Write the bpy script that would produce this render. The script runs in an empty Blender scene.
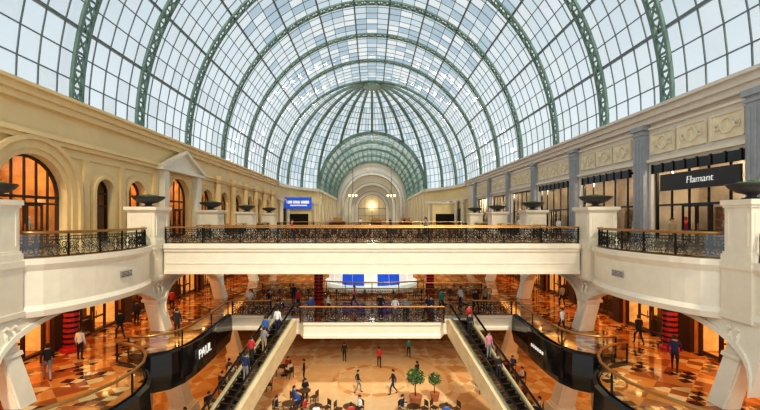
import bpy, bmesh, math, random
from mathutils import Vector, Matrix
random.seed(7)
pi=math.pi
col=bpy.context.scene.collection
U=10.8; M=5.4; G=0.0; EYE=12.5
# ------------------------------------------------------------- materials
MATS={}
def nt(name):
    m=bpy.data.materials.new(name); m.use_nodes=True
    n=m.node_tree.nodes; l=m.node_tree.links
    return m,n,l,n['Principled BSDF']
def pmat(name,c,rough=0.5,metal=0.0,var=0.10,scale=2.0,emit=None,es=0.0,bump=0.0,spec=0.5):
    if name in MATS: return MATS[name]
    m,n,l,b=nt(name)
    tc=n.new('ShaderNodeTexCoord'); no=n.new('ShaderNodeTexNoise'); no.inputs['Scale'].default_value=scale
    no.inputs['Detail'].default_value=4
    l.new(tc.outputs['Object'],no.inputs['Vector'])
    r=n.new('ShaderNodeValToRGB'); l.new(no.outputs['Fac'],r.inputs[0])
    r.color_ramp.elements[0].position=0.3; r.color_ramp.elements[1].position=0.7
    r.color_ramp.elements[0].color=(c[0]*(1-var),c[1]*(1-var),c[2]*(1-var),1)
    r.color_ramp.elements[1].color=(min(1,c[0]*(1+var)),min(1,c[1]*(1+var)),min(1,c[2]*(1+var)),1)
    l.new(r.outputs[0],b.inputs['Base Color'])
    b.inputs['Roughness'].default_value=rough; b.inputs['Metallic'].default_value=metal
    b.inputs['Specular IOR Level'].default_value=spec
    if emit:
        b.inputs['Emission Color'].default_value=(*emit,1); b.inputs['Emission Strength'].default_value=es
    MATS[name]=m; return m
def glass(name,tint=(0.9,0.95,0.97),milk=0.0,milkc=(0.9,0.95,1),gl=0.08):
    m=bpy.data.materials.new(name); m.use_nodes=True
    n=m.node_tree.nodes; l=m.node_tree.links; n.clear()
    o=n.new('ShaderNodeOutputMaterial'); t=n.new('ShaderNodeBsdfTransparent'); t.inputs[0].default_value=(*tint,1)
    g=n.new('ShaderNodeBsdfGlossy'); g.inputs['Roughness'].default_value=0.05
    mx=n.new('ShaderNodeMixShader'); mx.inputs[0].default_value=gl
    l.new(t.outputs[0],mx.inputs[1]); l.new(g.outputs[0],mx.inputs[2]); last=mx
    if milk>0:
        tr=n.new('ShaderNodeBsdfTranslucent')
        tc=n.new('ShaderNodeTexCoord'); no=n.new('ShaderNodeTexNoise'); no.inputs['Scale'].default_value=0.25
        l.new(tc.outputs['Object'],no.inputs['Vector'])
        r=n.new('ShaderNodeValToRGB'); l.new(no.outputs['Fac'],r.inputs[0])
        r.color_ramp.elements[0].color=(milkc[0]*.7,milkc[1]*.7,milkc[2]*.75,1); r.color_ramp.elements[1].color=(*milkc,1)
        l.new(r.outputs[0],tr.inputs[0])
        m2=n.new('ShaderNodeMixShader'); m2.inputs[0].default_value=milk
        l.new(last.outputs[0],m2.inputs[1]); l.new(tr.outputs[0],m2.inputs[2]); last=m2
    l.new(last.outputs[0],o.inputs[0]); return m
def tiles(name,ca,cb,cc,s=1.0,rough=0.12,dark=None,mulf=0.35,rings=None):
    m,n,l,b=nt(name)
    tc=n.new('ShaderNodeTexCoord')
    def chk(rot,sc,c1,c2):
        mp=n.new('ShaderNodeMapping'); mp.inputs['Rotation'].default_value=(0,0,rot); mp.inputs['Location'].default_value=(0.01,0.01,0.013)
        l.new(tc.outputs['Object'],mp.inputs[0]); c=n.new('ShaderNodeTexChecker'); c.inputs['Scale'].default_value=sc
        c.inputs['Color1'].default_value=(*c1,1); c.inputs['Color2'].default_value=(*c2,1)
        l.new(mp.outputs[0],c.inputs['Vector']); return c
    a=chk(pi/4,0.5*s,ca,cb); d=chk(0,0.35*s,(0,0,0),(1,1,1)); e=chk(pi/4,1.0*s,(0,0,0),(1,1,1))
    mu=n.new('ShaderNodeMath'); mu.operation='MULTIPLY'; l.new(d.outputs['Fac'],mu.inputs[0]); l.new(e.outputs['Fac'],mu.inputs[1])
    mx=n.new('ShaderNodeMix'); mx.data_type='RGBA'; l.new(mu.outputs[0],mx.inputs[0]); l.new(a.outputs['Color'],mx.inputs[6]); mx.inputs[7].default_value=(*cc,1)
    last=mx.outputs[2]
    if dark:
        h=chk(0,1.4*s,(0,0,0),(1,1,1)); k=chk(pi/4,0.25*s,(0,0,0),(1,1,1)); mu2=n.new('ShaderNodeMath'); mu2.operation='MULTIPLY'
        l.new(h.outputs['Fac'],mu2.inputs[0]); l.new(k.outputs['Fac'],mu2.inputs[1])
        mu3=n.new('ShaderNodeMath'); mu3.operation='MULTIPLY'; l.new(mu2.outputs[0],mu3.inputs[0]); l.new(d.outputs['Fac'],mu3.inputs[1])
        m4=n.new('ShaderNodeMix'); m4.data_type='RGBA'; l.new(mu3.outputs[0],m4.inputs[0]); l.new(last,m4.inputs[6]); m4.inputs[7].default_value=(*dark,1); last=m4.outputs[2]
    if rings:
        cx,cy=rings; mp=n.new('ShaderNodeMapping'); mp.inputs['Location'].default_value=(-cx,-cy,0); l.new(tc.outputs['Object'],mp.inputs[0])
        ln=n.new('ShaderNodeVectorMath'); ln.operation='LENGTH'; sc_=n.new('ShaderNodeVectorMath'); sc_.operation='MULTIPLY'; sc_.inputs[1].default_value=(1,1,0)
        l.new(mp.outputs[0],sc_.inputs[0]); l.new(sc_.outputs[0],ln.inputs[0])
        dv=n.new('ShaderNodeMath'); dv.operation='DIVIDE'; dv.inputs[1].default_value=16; l.new(ln.outputs['Value'],dv.inputs[0])
        rp_=n.new('ShaderNodeValToRGB'); rp_.color_ramp.interpolation='CONSTANT'; l.new(dv.outputs[0],rp_.inputs[0])
        el=rp_.color_ramp.elements; el[0].position=0; el[0].color=(.75,.75,.75,1); el[1].position=.16; el[1].color=(0,0,0,1)
        for p_,v_ in ((.19,.8),(.36,.15),(.39,.7),(.42,.1),(.60,.75),(.66,0),(.86,.7),(.9,.1)):
            e_=el.new(p_); e_.color=(v_,v_,v_,1)
        m5=n.new('ShaderNodeMix'); m5.data_type='RGBA'; l.new(rp_.outputs[0],m5.inputs[0]); l.new(last,m5.inputs[6]); m5.inputs[7].default_value=(.80,.62,.38,1); last=m5.outputs[2]
    no=n.new('ShaderNodeTexNoise'); no.inputs['Scale'].default_value=1.5; l.new(tc.outputs['Object'],no.inputs['Vector'])
    m3=n.new('ShaderNodeMix'); m3.data_type='RGBA'; m3.blend_type='MULTIPLY'; m3.inputs[0].default_value=mulf
    l.new(last,m3.inputs[6]); l.new(no.outputs['Fac'],m3.inputs[7])
    l.new(m3.outputs[2],b.inputs['Base Color']); b.inputs['Roughness'].default_value=rough
    return m
cream=pmat('cream_plaster',(0.84,0.65,0.34),0.55,var=.04,scale=.6)  # golden warmth of wall uplights is mixed into this plaster colour
cream2=pmat('plaster_uplight_tint',(0.80,0.60,0.30),0.55,var=.04)  # yellow tone carries warm uplighting in the colour, no uplights modelled
ccl=pmat('pale_cladding',(0.74,0.60,0.38),0.5)
white=pmat('white_stone',(0.82,0.75,0.60),0.4,var=0.04)
offw=pmat('offwhite_panel',(0.72,0.67,0.58),0.5,var=0.05)
grey=pmat('grey_pilaster',(0.36,0.38,0.40),0.45)
green=pmat('green_steel',(0.17,0.26,0.215),0.45,var=0.15)
dgreen=pmat('dark_mullion',(0.17,0.21,0.21),0.5)
iron=pmat('black_iron',(0.02,0.018,0.015),0.4,0.6)
black=pmat('black_gloss',(0.012,0.01,0.01),0.15)
charc=pmat('charcoal_board',(0.035,0.035,0.04),0.4)
brass=pmat('brass',(0.50,0.26,0.09),0.3,0.9)
steel=pmat('steel',(0.5,0.5,0.5),0.3,0.9)
wood=pmat('warm_wood',(0.30,0.10,0.03),0.4,scale=5)
dwood=pmat('dark_wood',(0.06,0.025,0.012),0.4)
orange=pmat('orange_wall',(0.62,0.24,0.05),0.6)
brownw=pmat('brown_shop_wall',(0.60,0.30,0.10),0.6,var=.3,scale=1.2)
glow=pmat('warm_lamp',(1,0.8,0.5),0.5,emit=(1,0.62,0.25),es=14)
glow2=pmat('soft_lamp',(1,0.8,0.5),0.5,emit=(1,0.75,0.45),es=2.0)
goldp=pmat('shop_wall_added_glow',(0.8,0.45,0.16),0.5,emit=(1,0.45,0.12),es=0.55,var=.5,scale=1.6)  # emission on the shop back walls stands in for interior lighting
red=pmat('red_lacquer',(0.50,0.02,0.02),0.3)
blue=pmat('blue_sign',(0.02,0.10,0.55),0.3,emit=(0.02,0.12,0.8),es=0.4)
whitep=pmat('white_letter',(0.9,0.9,0.87),0.4,emit=(1,1,0.95),es=0.3)
leaf=pmat('leaf_green',(0.05,0.14,0.03),0.6)
terra=pmat('terracotta',(0.40,0.14,0.06),0.6)
wood_sh=pmat('shelf_wood',(0.42,0.27,0.14),0.5)
pale=pmat('pale_shop_wall',(0.56,0.49,0.40),0.6,var=.3,scale=.8)
urn=pmat('dark_urn',(0.04,0.037,0.04),0.4)
gcl=glass('glass_clear',(0.96,0.98,0.98),gl=0.03)
gmk=glass('glass_milky',(0.88,0.92,0.92),milk=0.4,milkc=(.97,.98,.98))
gbl=glass('glass_bluish',(0.68,0.77,0.82),gl=0.04)
grail=glass('glass_balustrade',(0.84,0.92,0.89),gl=0.14)
gshop=glass('glass_shop',(0.85,0.86,0.84),gl=0.08)
ftile=tiles('floor_tiles',(0.62,0.23,0.05),(0.36,0.10,0.025),(0.72,0.50,0.24),1.7,0.07,dark=(.06,.02,.01))
fgr=tiles('hall_tiles',(0.74,0.48,0.24),(0.66,0.36,0.15),(0.84,0.70,0.46),1.1,0.03,mulf=.15,rings=(0,31))
fup=tiles('upper_tiles',(0.62,0.45,0.27),(0.50,0.30,0.16),(0.2,0.1,0.06),1.2,0.2)
# ------------------------------------------------------------- mesh builder
class MB:
    def __init__(s): s.v=[];s.f=[];s.m=[]
    def face(s,pts,mi=0):
        b=len(s.v); s.v+= [tuple(p) for p in pts]; s.f.append(tuple(range(b,b+len(pts)))); s.m.append(mi)
    def hexa(s,p,mi=0):
        b=len(s.v); s.v+=[tuple(q) for q in p]
        for q in ((0,3,2,1),(4,5,6,7),(0,1,5,4),(1,2,6,5),(2,3,7,6),(3,0,4,7)):
            s.f.append(tuple(b+i for i in q)); s.m.append(mi)
    def box(s,x0,x1,y0,y1,z0,z1,mi=0):
        s.hexa([(x0,y0,z0),(x1,y0,z0),(x1,y1,z0),(x0,y1,z0),(x0,y0,z1),(x1,y0,z1),(x1,y1,z1),(x0,y1,z1)],mi)
    def sbox(s,sg,xa,xb,y0,y1,z0,z1,mi=0): s.box(min(sg*xa,sg*xb),max(sg*xa,sg*xb),y0,y1,z0,z1,mi)
    def obox(s,a,b,w,h,up=(0,0,1),mi=0):
        a=Vector(a);b=Vector(b);d=(b-a).normalized();up=Vector(up)
        sd=d.cross(up)
        if sd.length<1e-4: sd=d.cross(Vector((1,0,0)))
        sd.normalize(); u2=sd.cross(d).normalized(); sd=sd*w/2; u2=u2*h/2
        s.hexa([a-sd-u2,a+sd-u2,a+sd+u2,a-sd+u2,b-sd-u2,b+sd-u2,b+sd+u2,b-sd+u2],mi)
    def tube(s,pts,r,n=6,closed=False,mi=0):
        pts=[Vector(p) for p in pts]; N=len(pts)
        rs=r if isinstance(r,(list,tuple)) else [r]*N
        b=len(s.v); ref=None
        for i,p in enumerate(pts):
            if closed: d=pts[(i+1)%N]-pts[i-1]
            else: d=pts[min(i+1,N-1)]-pts[max(i-1,0)]
            d.normalize()
            if ref is None:
                ref=Vector((0,0,1)) if abs(d.z)<0.9 else Vector((1,0,0))
            a=(ref-d*ref.dot(d))
            if a.length<1e-4: a=d.orthogonal()
            a.normalize(); ref=a; c=d.cross(a)
            for k in range(n):
                t=2*pi*k/n; s.v.append(tuple(p+(a*math.cos(t)+c*math.sin(t))*rs[i]))
        rng=N if closed else N-1
        for i in range(rng):
            j=(i+1)%N
            for k in range(n):
                k2=(k+1)%n; s.f.append((b+i*n+k,b+i*n+k2,b+j*n+k2,b+j*n+k)); s.m.append(mi)
        if not closed:
            s.f.append(tuple(b+k for k in range(n))); s.m.append(mi)
            s.f.append(tuple(b+(N-1)*n+k for k in reversed(range(n)))); s.m.append(mi)
    def lathe(s,prof,c=(0,0,0),n=16,mi=0,sq=False):
        b=len(s.v)
        for r,z in prof:
            for k in range(n):
                t=2*pi*(k+0.5)/n; s.v.append((c[0]+r*math.cos(t),c[1]+r*math.sin(t),c[2]+z))
        for i in range(len(prof)-1):
            for k in range(n):
                k2=(k+1)%n; s.f.append((b+i*n+k,b+i*n+k2,b+(i+1)*n+k2,b+(i+1)*n+k)); s.m.append(mi)
        s.f.append(tuple(b+k for k in range(n))); s.m.append(mi)
        s.f.append(tuple(b+(len(prof)-1)*n+k for k in range(n))); s.m.append(mi)
    def poly(s,pts,z0,z1,mi=0,mtop=None):
        n=len(pts); b=len(s.v)
        s.v+=[(p[0],p[1],z0) for p in pts]+[(p[0],p[1],z1) for p in pts]
        s.f.append(tuple(range(b,b+n))); s.m.append(mi)
        s.f.append(tuple(range(b+n,b+2*n))); s.m.append(mi if mtop is None else mtop)
        for i in range(n):
            j=(i+1)%n; s.f.append((b+i,b+j,b+n+j,b+n+i)); s.m.append(mi)
    def sweep(s,path,prof,mi=0,closedp=True):
        N=len(path); K=len(prof); b=len(s.v)
        for i in range(N):
            a=Vector(path[max(i-1,0)]); c=Vector(path[min(i+1,N-1)]); d=(c-a).normalized(); nn=Vector((-d.y,d.x))
            for o,z in prof: s.v.append((path[i][0]+nn.x*o,path[i][1]+nn.y*o,z))
        kk=K if closedp else K-1
        for i in range(N-1):
            for k in range(kk):
                k2=(k+1)%K; s.f.append((b+i*K+k,b+i*K+k2,b+(i+1)*K+k2,b+(i+1)*K+k)); s.m.append(mi)
        if closedp:
            s.f.append(tuple(b+k for k in range(K))); s.m.append(mi); s.f.append(tuple(b+(N-1)*K+k for k in range(K))); s.m.append(mi)
    def mesh(s,name,mats,smooth=False,fix=True):
        me=bpy.data.meshes.new(name); me.from_pydata(s.v,[],s.f)
        for m in mats: me.materials.append(m)
        me.polygons.foreach_set('material_index',s.m)
        if fix:
            bm=bmesh.new(); bm.from_mesh(me); bmesh.ops.recalc_face_normals(bm,faces=bm.faces); bm.to_mesh(me); bm.free()
        if smooth:
            me.polygons.foreach_set('use_smooth',[True]*len(me.polygons))
        me.update(); return me
def ob(name,me,loc=(0,0,0),rz=0,parent=None,label=None,cat=None,group=None,kind=None,rot=None):
    o=bpy.data.objects.new(name,me); o.location=loc
    o.rotation_euler=rot if rot else (0,0,rz)
    if parent: o.parent=parent
    if label: o['label']=label
    if cat and not parent: o['category']=cat
    if group: o['group']=group
    if kind: o['kind']=kind
    col.objects.link(o); return o
def thing(name,parts,loc,rz=0,label='',cat='',group=None,kind=None,scale=None):
    if len(parts)==1: return ob(name,parts[0][1],loc,rz,None,label,cat,group,kind)
    root=ob(name,None,loc,rz,None,label,cat,group,kind); root.empty_display_size=0.2
    if scale: root.scale=scale
    made=[]
    for p in parts:
        pl=p[2] if len(p)>2 and p[2] else (0,0,0); pr=p[3] if len(p)>3 and p[3] else (0,0,0)
        par=made[p[4]] if len(p)>4 and p[4] is not None else root
        made.append(ob(p[0],p[1],pl,0,par,rot=pr))
    return root
def struct(name,mb,mats,label,cat,smooth=False):
    return ob(name,mb.mesh(name,mats,smooth),label=label,cat=cat,kind='structure')
def text_mesh(t,size,ext=0.02,shear=0.0,mat=whitep,offset=0.0):
    c=bpy.data.curves.new('lettering','FONT'); c.body=t; c.size=size; c.extrude=ext; c.align_x='CENTER'; c.align_y='CENTER'; c.shear=shear; c.offset=offset
    o=bpy.data.objects.new('tmp',c); col.objects.link(o); dg=bpy.context.evaluated_depsgraph_get(); dg.update()
    me=bpy.data.meshes.new_from_object(o.evaluated_get(dg)); me.materials.clear(); me.materials.append(mat)
    bpy.data.objects.remove(o); return me
# ------------------------------------------------------------- vault
W=18.0; RZ=19.2; SP=19.2
DY=75.0
ribsY=[11.5,17.5,24,30.5,38.5,47.5,56,65,DY]
def vp(phi,y,k=1.0,sc=1.0): return Vector((-W*sc*k*math.cos(phi),y,SP+RZ*sc*k*math.sin(phi)))
def rib_mesh(sc=1.0,wd=0.80,N=56,dep=0.2,name='vault_rib'):
    mb=MB()
    for i in range(N):
        a=pi*i/N; b=pi*(i+1)/N
        up=(vp(a,0,1,sc)-Vector((0,0,SP))).normalized()
        for sy in (-wd/2,wd/2):
            mb.obox(vp(a,sy,0.985,sc),vp(b,sy,0.985,sc),0.19,dep,up)
        for (y0,y1) in ((-wd/2,wd/2),(wd/2,-wd/2)):
            mb.obox(vp(a,y0,0.985,sc),vp(b,y1,0.985,sc),0.09,0.08,up)
        mb.obox(vp(a,-wd/2,0.985,sc),vp(a,wd/2,0.985,sc),0.11,0.14,up)
    return mb.mesh(name,[green])
rm=rib_mesh()
for y in ribsY:
    ob('vault_rib',rm,(0,y,0),label='green steel lattice arch rib carrying the glass vault',cat='roof rib',group='arched ribs of the glass vault')
def glaze(Y0,Y1,nphi,ncol,sc=1.0,thick=3,mm=dgreen,idx=1,lab='arched bay of glass roof panes in thin steel bars',tw=0.065,purlin=0.18):
    g=MB(); f=MB()
    for i in range(nphi):
        a=pi*i/nphi; b=pi*(i+1)/nphi
        for j in range(ncol):
            y0=Y0+(Y1-Y0)*j/ncol; y1=Y0+(Y1-Y0)*(j+1)/ncol
            fr=min(i,nphi-1-i)/nphi
            r=random.random()
            mi=0 if r<0.35 else (1 if r<0.65 else 2)
            if fr<0.22: mi=0 if r<0.6 else 1
            g.face([vp(a,y0,1,sc),vp(b,y0,1,sc),vp(b,y1,1,sc),vp(a,y1,1,sc)],mi)
    for i in range(1,nphi):
        a=pi*i/nphi; up=(vp(a,0,1,sc)-Vector((0,0,SP))).normalized()
        t=purlin if i%thick==0 else tw
        f.obox(vp(a,Y0,0.995,sc),vp(a,Y1,0.995,sc),t,t*1.2,up)
    for j in range(1,ncol):
        y=Y0+(Y1-Y0)*j/ncol
        for i in range(nphi):
            a=pi*i/nphi;b=pi*(i+1)/nphi; up=(vp(a,0,1,sc)-Vector((0,0,SP))).normalized()
            f.obox(vp(a,y,0.995,sc),vp(b,y,0.995,sc),tw,tw,up)
    root=ob('window_%d'%idx,None,(0,0,0),label=lab,cat='roof window',kind='structure')
    ob('glass_pane',g.mesh('glass_pane',[gcl,gmk,gbl],fix=False),parent=root); ob('frame',f.mesh('frame',[mm]),parent=root)
wi=1
for i in range(len(ribsY)-1):
    Y0,Y1=ribsY[i],ribsY[i+1]
    glaze(Y0,Y1,39,max(4,round((Y1-Y0)/1.4)),idx=wi); wi+=1
DB=18.0/math.sqrt(1-0.6917**2)
def dp(th,ph,k=1.0):
    return Vector((W*k*math.cos(th)*math.cos(ph),DY+DB*k*math.sin(th)*math.cos(ph),SP+RZ*k*math.sin(ph)))
g=MB();f=MB();NT=48;NP=20
for i in range(NT):
    for j in range(NP):
        a=pi*i/NT;b=pi*(i+1)/NT;c=pi/2*j/NP;d=pi/2*(j+1)/NP
        ps=[dp(a,c),dp(b,c),dp(b,d),dp(a,d)]
        if min(p.y for p in ps)>92.5: continue
        for p in ps: p.y=min(p.y,93.0)
        g.face(ps,random.choice([0,0,1,2]))
        if dp(a,c).y<93:
            up=(dp(a,c)-Vector((0,DY,SP))).normalized()
            f.obox(dp(a,c,.995),dp(b,c,.995),0.09,0.09,up)
            if dp(a,d).y<93.1 and j<NP-6: f.obox(dp(a,c,.995),dp(a,d,.995),0.07,0.07,up)
root=ob('window_%d'%wi,None,label='half dome of glass panes closing the vault',cat='roof window',kind='structure'); wi+=1
ob('glass_pane',g.mesh('glass_pane',[gcl,gmk,gbl],fix=False),parent=root); ob('frame',f.mesh('frame',[dgreen]),parent=root)
for k in range(1,12):
    th=pi*k/12; mb=MB(); prev=None
    for j in range(25):
        ph=pi/2*j/24*0.97; p=dp(th,ph,0.985)
        if p.y>93: prev=None; continue
        if prev is not None:
            up=(p-Vector((0,DY,SP))).normalized(); mb.obox(prev,p,0.5,0.4,up)
        prev=p
    ob('dome_rib',mb.mesh('dome_rib',[green]),label='green curved rib meeting at the dome apex',cat='roof rib',group='radial ribs of the half dome')
mb=MB(); mb.lathe([(1.7,0),(1.7,0.5),(1.2,0.7)],(0,DY+.9,SP+RZ-1.3),20)
ob('dome_hub',mb.mesh('dome_hub',[green]),label='round green hub where dome ribs meet',cat='roof hub')
TS=0.6917
glaze(93,139,28,26,sc=TS,thick=2,mm=green,idx=wi,lab='smaller green latticed barrel vault of glass',tw=0.17,purlin=0.28); wi+=1
trm=rib_mesh(TS,1.1,36,0.6)
for y in (93,104,115,127,139):
    ob('tunnel_rib',trm,(0,y,0),label='broad green arch rib of the smaller barrel vault',cat='roof rib',group='ribs of the smaller vault')
# ------------------------------------------------------------- walls with openings
def panel(mb,mp,u0,u1,z0,z1,ops,dep=0.5,mi=0,N=14):
    def q(a,b,c,d): mb.face([mp(*a),mp(*b),mp(*c),mp(*d)],mi)
    cur=u0
    for (uc,hw,zs,rise) in sorted(ops):
        q((cur,z0,0),(uc-hw,z0,0),(uc-hw,z1,0),(cur,z1,0))
        pts=[]
        for i in range(N+1):
            t=pi*i/N; pts.append((uc-hw*math.cos(t),zs+rise*math.sin(t)))
        if rise==0: pts=[(uc-hw,zs),(uc+hw,zs)]
        for (a,za),(b,zb) in zip(pts,pts[1:]):
            q((a,za,0),(b,zb,0),(b,z1,0),(a,z1,0)); q((a,za,0),(b,zb,0),(b,zb,dep),(a,za,dep))
        for e in (uc-hw,uc+hw): q((e,z0,0),(e,zs,0),(e,zs,dep),(e,z0,dep))
        cur=uc+hw
    q((cur,z0,0),(u1,z0,0),(u1,z1,0),(cur,z1,0))
def arch_pts(uc,hw,z0,zs,rise,N=16):
    pts=[(uc-hw,z0)]
    if rise>0:
        for i in range(N+1):
            t=pi*i/N; pts.append((uc-hw*math.cos(t),zs+rise*math.sin(t)))
    else: pts+=[(uc-hw,zs),(uc+hw,zs)]
    pts.append((uc+hw,z0)); return pts
def archivolt(mb,mp,uc,hw,z0,zs,rise,w,d0,d1,mi=0):
    a=arch_pts(uc,hw,z0,zs,rise); b=arch_pts(uc,hw+w,z0,zs,(rise+w) if rise>0 else 0)
    if rise==0: b=[(uc-hw-w,z0),(uc-hw-w,zs+w),(uc+hw+w,zs+w),(uc+hw+w,z0)]
    for i in range(len(a)-1):
        p=[a[i],a[i+1],b[i+1],b[i]]
        mb.hexa([mp(u,z,d0) for u,z in p]+[mp(u,z,d1) for u,z in p],mi)
def shopfront(mp,uc,hw,z0,zs,rise,dep,label,fm=dwood,nv=4,door=True,group=None,cat='shopfront'):
    pts=arch_pts(uc,hw-0.02,z0,zs,rise)
    g=MB(); g.face([mp(u,z,dep) for u,z in pts])
    f=MB()
    archivolt(f,mp,uc,hw-0.14,z0+0.02,zs-(0.14 if rise==0 else 0),max(0,rise-0.14) if rise>0 else 0,0.12,dep-0.08,dep+0.08)
    def bar(u0,za,u1,zb,w=0.09): f.obox(mp(u0,za,dep),mp(u1,zb,dep),w,w,up=(0.3,0.2,1) if za==zb else (1,0,0))
    for i in range(1,nv):
        u=uc-hw+2*hw*i/nv
        top=zs+(rise*math.sqrt(max(0,1-((u-uc)/hw)**2)) if rise>0 else 0)
        bar(u,z0+0.02,u,top-0.05)
    bar(uc-hw,zs-0.05,uc+hw,zs-0.05,0.14); bar(uc-hw,z0+2.5,uc+hw,z0+2.5,0.1); bar(uc-hw,z0+0.12,uc+hw,z0+0.12,0.16)
    c=Vector(mp(uc,z0,dep))
    def loc(mesh_mb):
        mesh_mb.v=[tuple(Vector(v)-c) for v in mesh_mb.v]; return mesh_mb
    parts=[('glass_pane',loc(g).mesh('glass_pane',[gshop],fix=False)),('frame',loc(f).mesh('frame',[fm]))]
    if door:
        for sgn in (-1,1):
            d=MB(); u0=uc+sgn*0.05; u1=uc+sgn*1.0
            for (a,b,cc,dd) in ((u0,z0+0.05,u0,z0+2.45),(u1,z0+0.05,u1,z0+2.45),(u0,z0+0.15,u1,z0+0.15),(u0,z0+2.4,u1,z0+2.4),(u0,z0+1.0,u1,z0+1.0)):
                d.obox(mp(a,b,dep-0.12),mp(cc,dd,dep-0.12),0.1,0.08,up=(0.3,0.2,1) if b==dd else (1,0,0))
            parts.append(('door',loc(d).mesh('door',[fm])))
            h=MB(); h.tube([mp(u0+sgn*0.12,z0+0.9,dep-0.2),mp(u0+sgn*0.12,z0+1.4,dep-0.2)],0.025,6)
            parts.append(('handle',loc(h).mesh('handle',[brass]),None,None,len(parts)-1))
    return thing('shopfront',parts,tuple(c),0,label,cat,group)
mpL=lambda u,z,d:(-W-d,u,z)
mpR=lambda u,z,d:(W+d,u,z)
opsL=[(21.2,2.3,U+2.9,2.2),(26.9,0.9,U+3.4,0.9),(30.5,1.1,U+3.4,1.1),(37.2,2.1,U+3.3,2.1)]
yy=43.5
while yy<73: opsL.append((yy,1.6,U+3.2,1.6)); yy+=5.0
mb=MB(); panel(mb,mpL,10,DY,U,SP,opsL)
struct('wall_left',mb,[cream],'cream plaster gallery wall pierced by arched shopfronts','wall')
mb=MB()
for (uc,hw,zs,r) in opsL[1:]:
    archivolt(mb,mpL,uc,hw,U,zs,r,0.22,-0.14,0.0)
    archivolt(mb,mpL,uc,hw+0.22,U,zs,r+0.22,0.25,-0.07,0.0)
archivolt(mb,mpL,21.2,2.3,U,U+2.9,2.2,0.3,-0.10,0.0)
archivolt(mb,mpL,21.2,2.6,U,U+2.9,2.5,0.45,-0.2,0.0)
archivolt(mb,mpL,21.2,3.05,U,U+2.9,2.95,0.25,-0.35,0.0)
for (y0,y1) in ((24.75,25.25),(28.4,28.9),(32.6,33.3),(41.1,41.8)):
    mb.box(-18,-17.8,y0,y1,U,SP-3.1)
yy=46.0
while yy<73:
    mb.lathe([(.5,0),(.5,.5),(.36,.6),(.32,5.6),(.5,5.8),(.5,6.0)],(-17.7,yy,U),12); mb.box(-18,-17.2,yy-.5,yy+.5,U+6.0,U+6.5); yy+=5
struct('trim_1',mb,[cream2],'moulded arch surrounds and pilasters on cream wall','trim')
for s,nm in ((-1,'trim_2'),(1,'trim_3')):
    mb=MB()
    for (x,z0,z1) in ((0.55,SP-0.35,SP),(0.35,SP-0.7,SP-0.35),(0.8,SP-0.0,SP+0.18)):
        mb.sbox(s,W-x,W,10,DY,z0,z1)
    if s<0:
        for (x,z0,z1) in ((0.4,SP-2.35,SP-2.1),(0.25,SP-2.6,SP-2.35),(0.12,SP-3.1,SP-3.0)):
            mb.box(-W,-(W-x),10,DY,z0,z1)
    struct(nm,mb,[offw if s>0 else cream],'long moulded cornice where vault meets wall','cornice')
mb=MB(); z=U+6.0
P=[(33.2,z),(41.2,z),(37.2,z+1.7)]
p0=[(-18,u,zz) for u,zz in P]; p1=[(-17.5,u,zz) for u,zz in P]
mb.face(p1); mb.face(p0)
for i in range(3): mb.face([p0[i],p0[(i+1)%3],p1[(i+1)%3],p1[i]])
mb.obox((-17.4,33.0,z),(-17.4,37.2,z+1.8),0.5,0.25); mb.obox((-17.4,41.4,z),(-17.4,37.2,z+1.8),0.5,0.25); mb.box(-18,-17.2,33,41.4,z-0.25,z)
for yk in (33.6,40.0): mb.box(-18,-17.4,yk,yk+0.8,U,z-0.25)
struct('trim_4',mb,[white],'triangular pediment above an arched portal','pediment')
labsL=['big arched shop entrance with dark timber frame','narrow arched window with dark frame','narrow arched window with dark frame','arched portal under the pediment']
for i,(uc,hw,zs,r) in enumerate(opsL):
    shopfront(mpL,uc,hw,U,zs,r,0.45,labsL[i] if i<4 else 'arched shopfront in cream gallery wall',nv=2 if hw<1.2 else (6 if i==0 else 4),door=hw>1.2,group=None if i<4 else 'arched shopfronts along the gallery')
pilY=[18.4,26.5,35.3,44.0,52.4,60.8,69.2]
opsR=[]
for a,b in zip(pilY,pilY[1:]): opsR.append(((a+b)/2,(b-a)/2-0.7,U+4.9,0))
opsR.append((14.0,3.0,U+4.9,0))
mb=MB(); panel(mb,mpR,10,DY,U,SP,opsR)
struct('wall_right',mb,[offw],'off-white gallery wall with wide shop openings','wall')
for i,(uc,hw,zs,r) in enumerate(sorted(opsR)):
    shopfront(mpR,uc,hw,U,zs,r,0.35,'wide glazed shopfront with black frame',fm=black,nv=5,group='wide shopfronts on the gallery')
def pil_mesh():
    mb=MB(); h=SP-U
    mb.box(-0.36,0,-0.5,0.5,0,h-0.7); mb.box(-0.45,0,-0.6,0.6,0,0.8); mb.box(-0.5,0,-0.65,0.65,h-1.0,h-0.7); mb.box(-0.43,0,-0.57,0.57,h-1.3,h-1.15)
    for k in (-0.3,0,0.3): mb.box(-0.40,-0.3,k-0.07,k+0.07,1.0,h-1.5)
    return mb.mesh('pilaster',[grey])
pm=pil_mesh()
for y in pilY: ob('pilaster',pm,(W-0.005,y,U),label='tall blue-grey fluted pilaster on the gallery wall',cat='pilaster',group='grey pilasters between shops')
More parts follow.
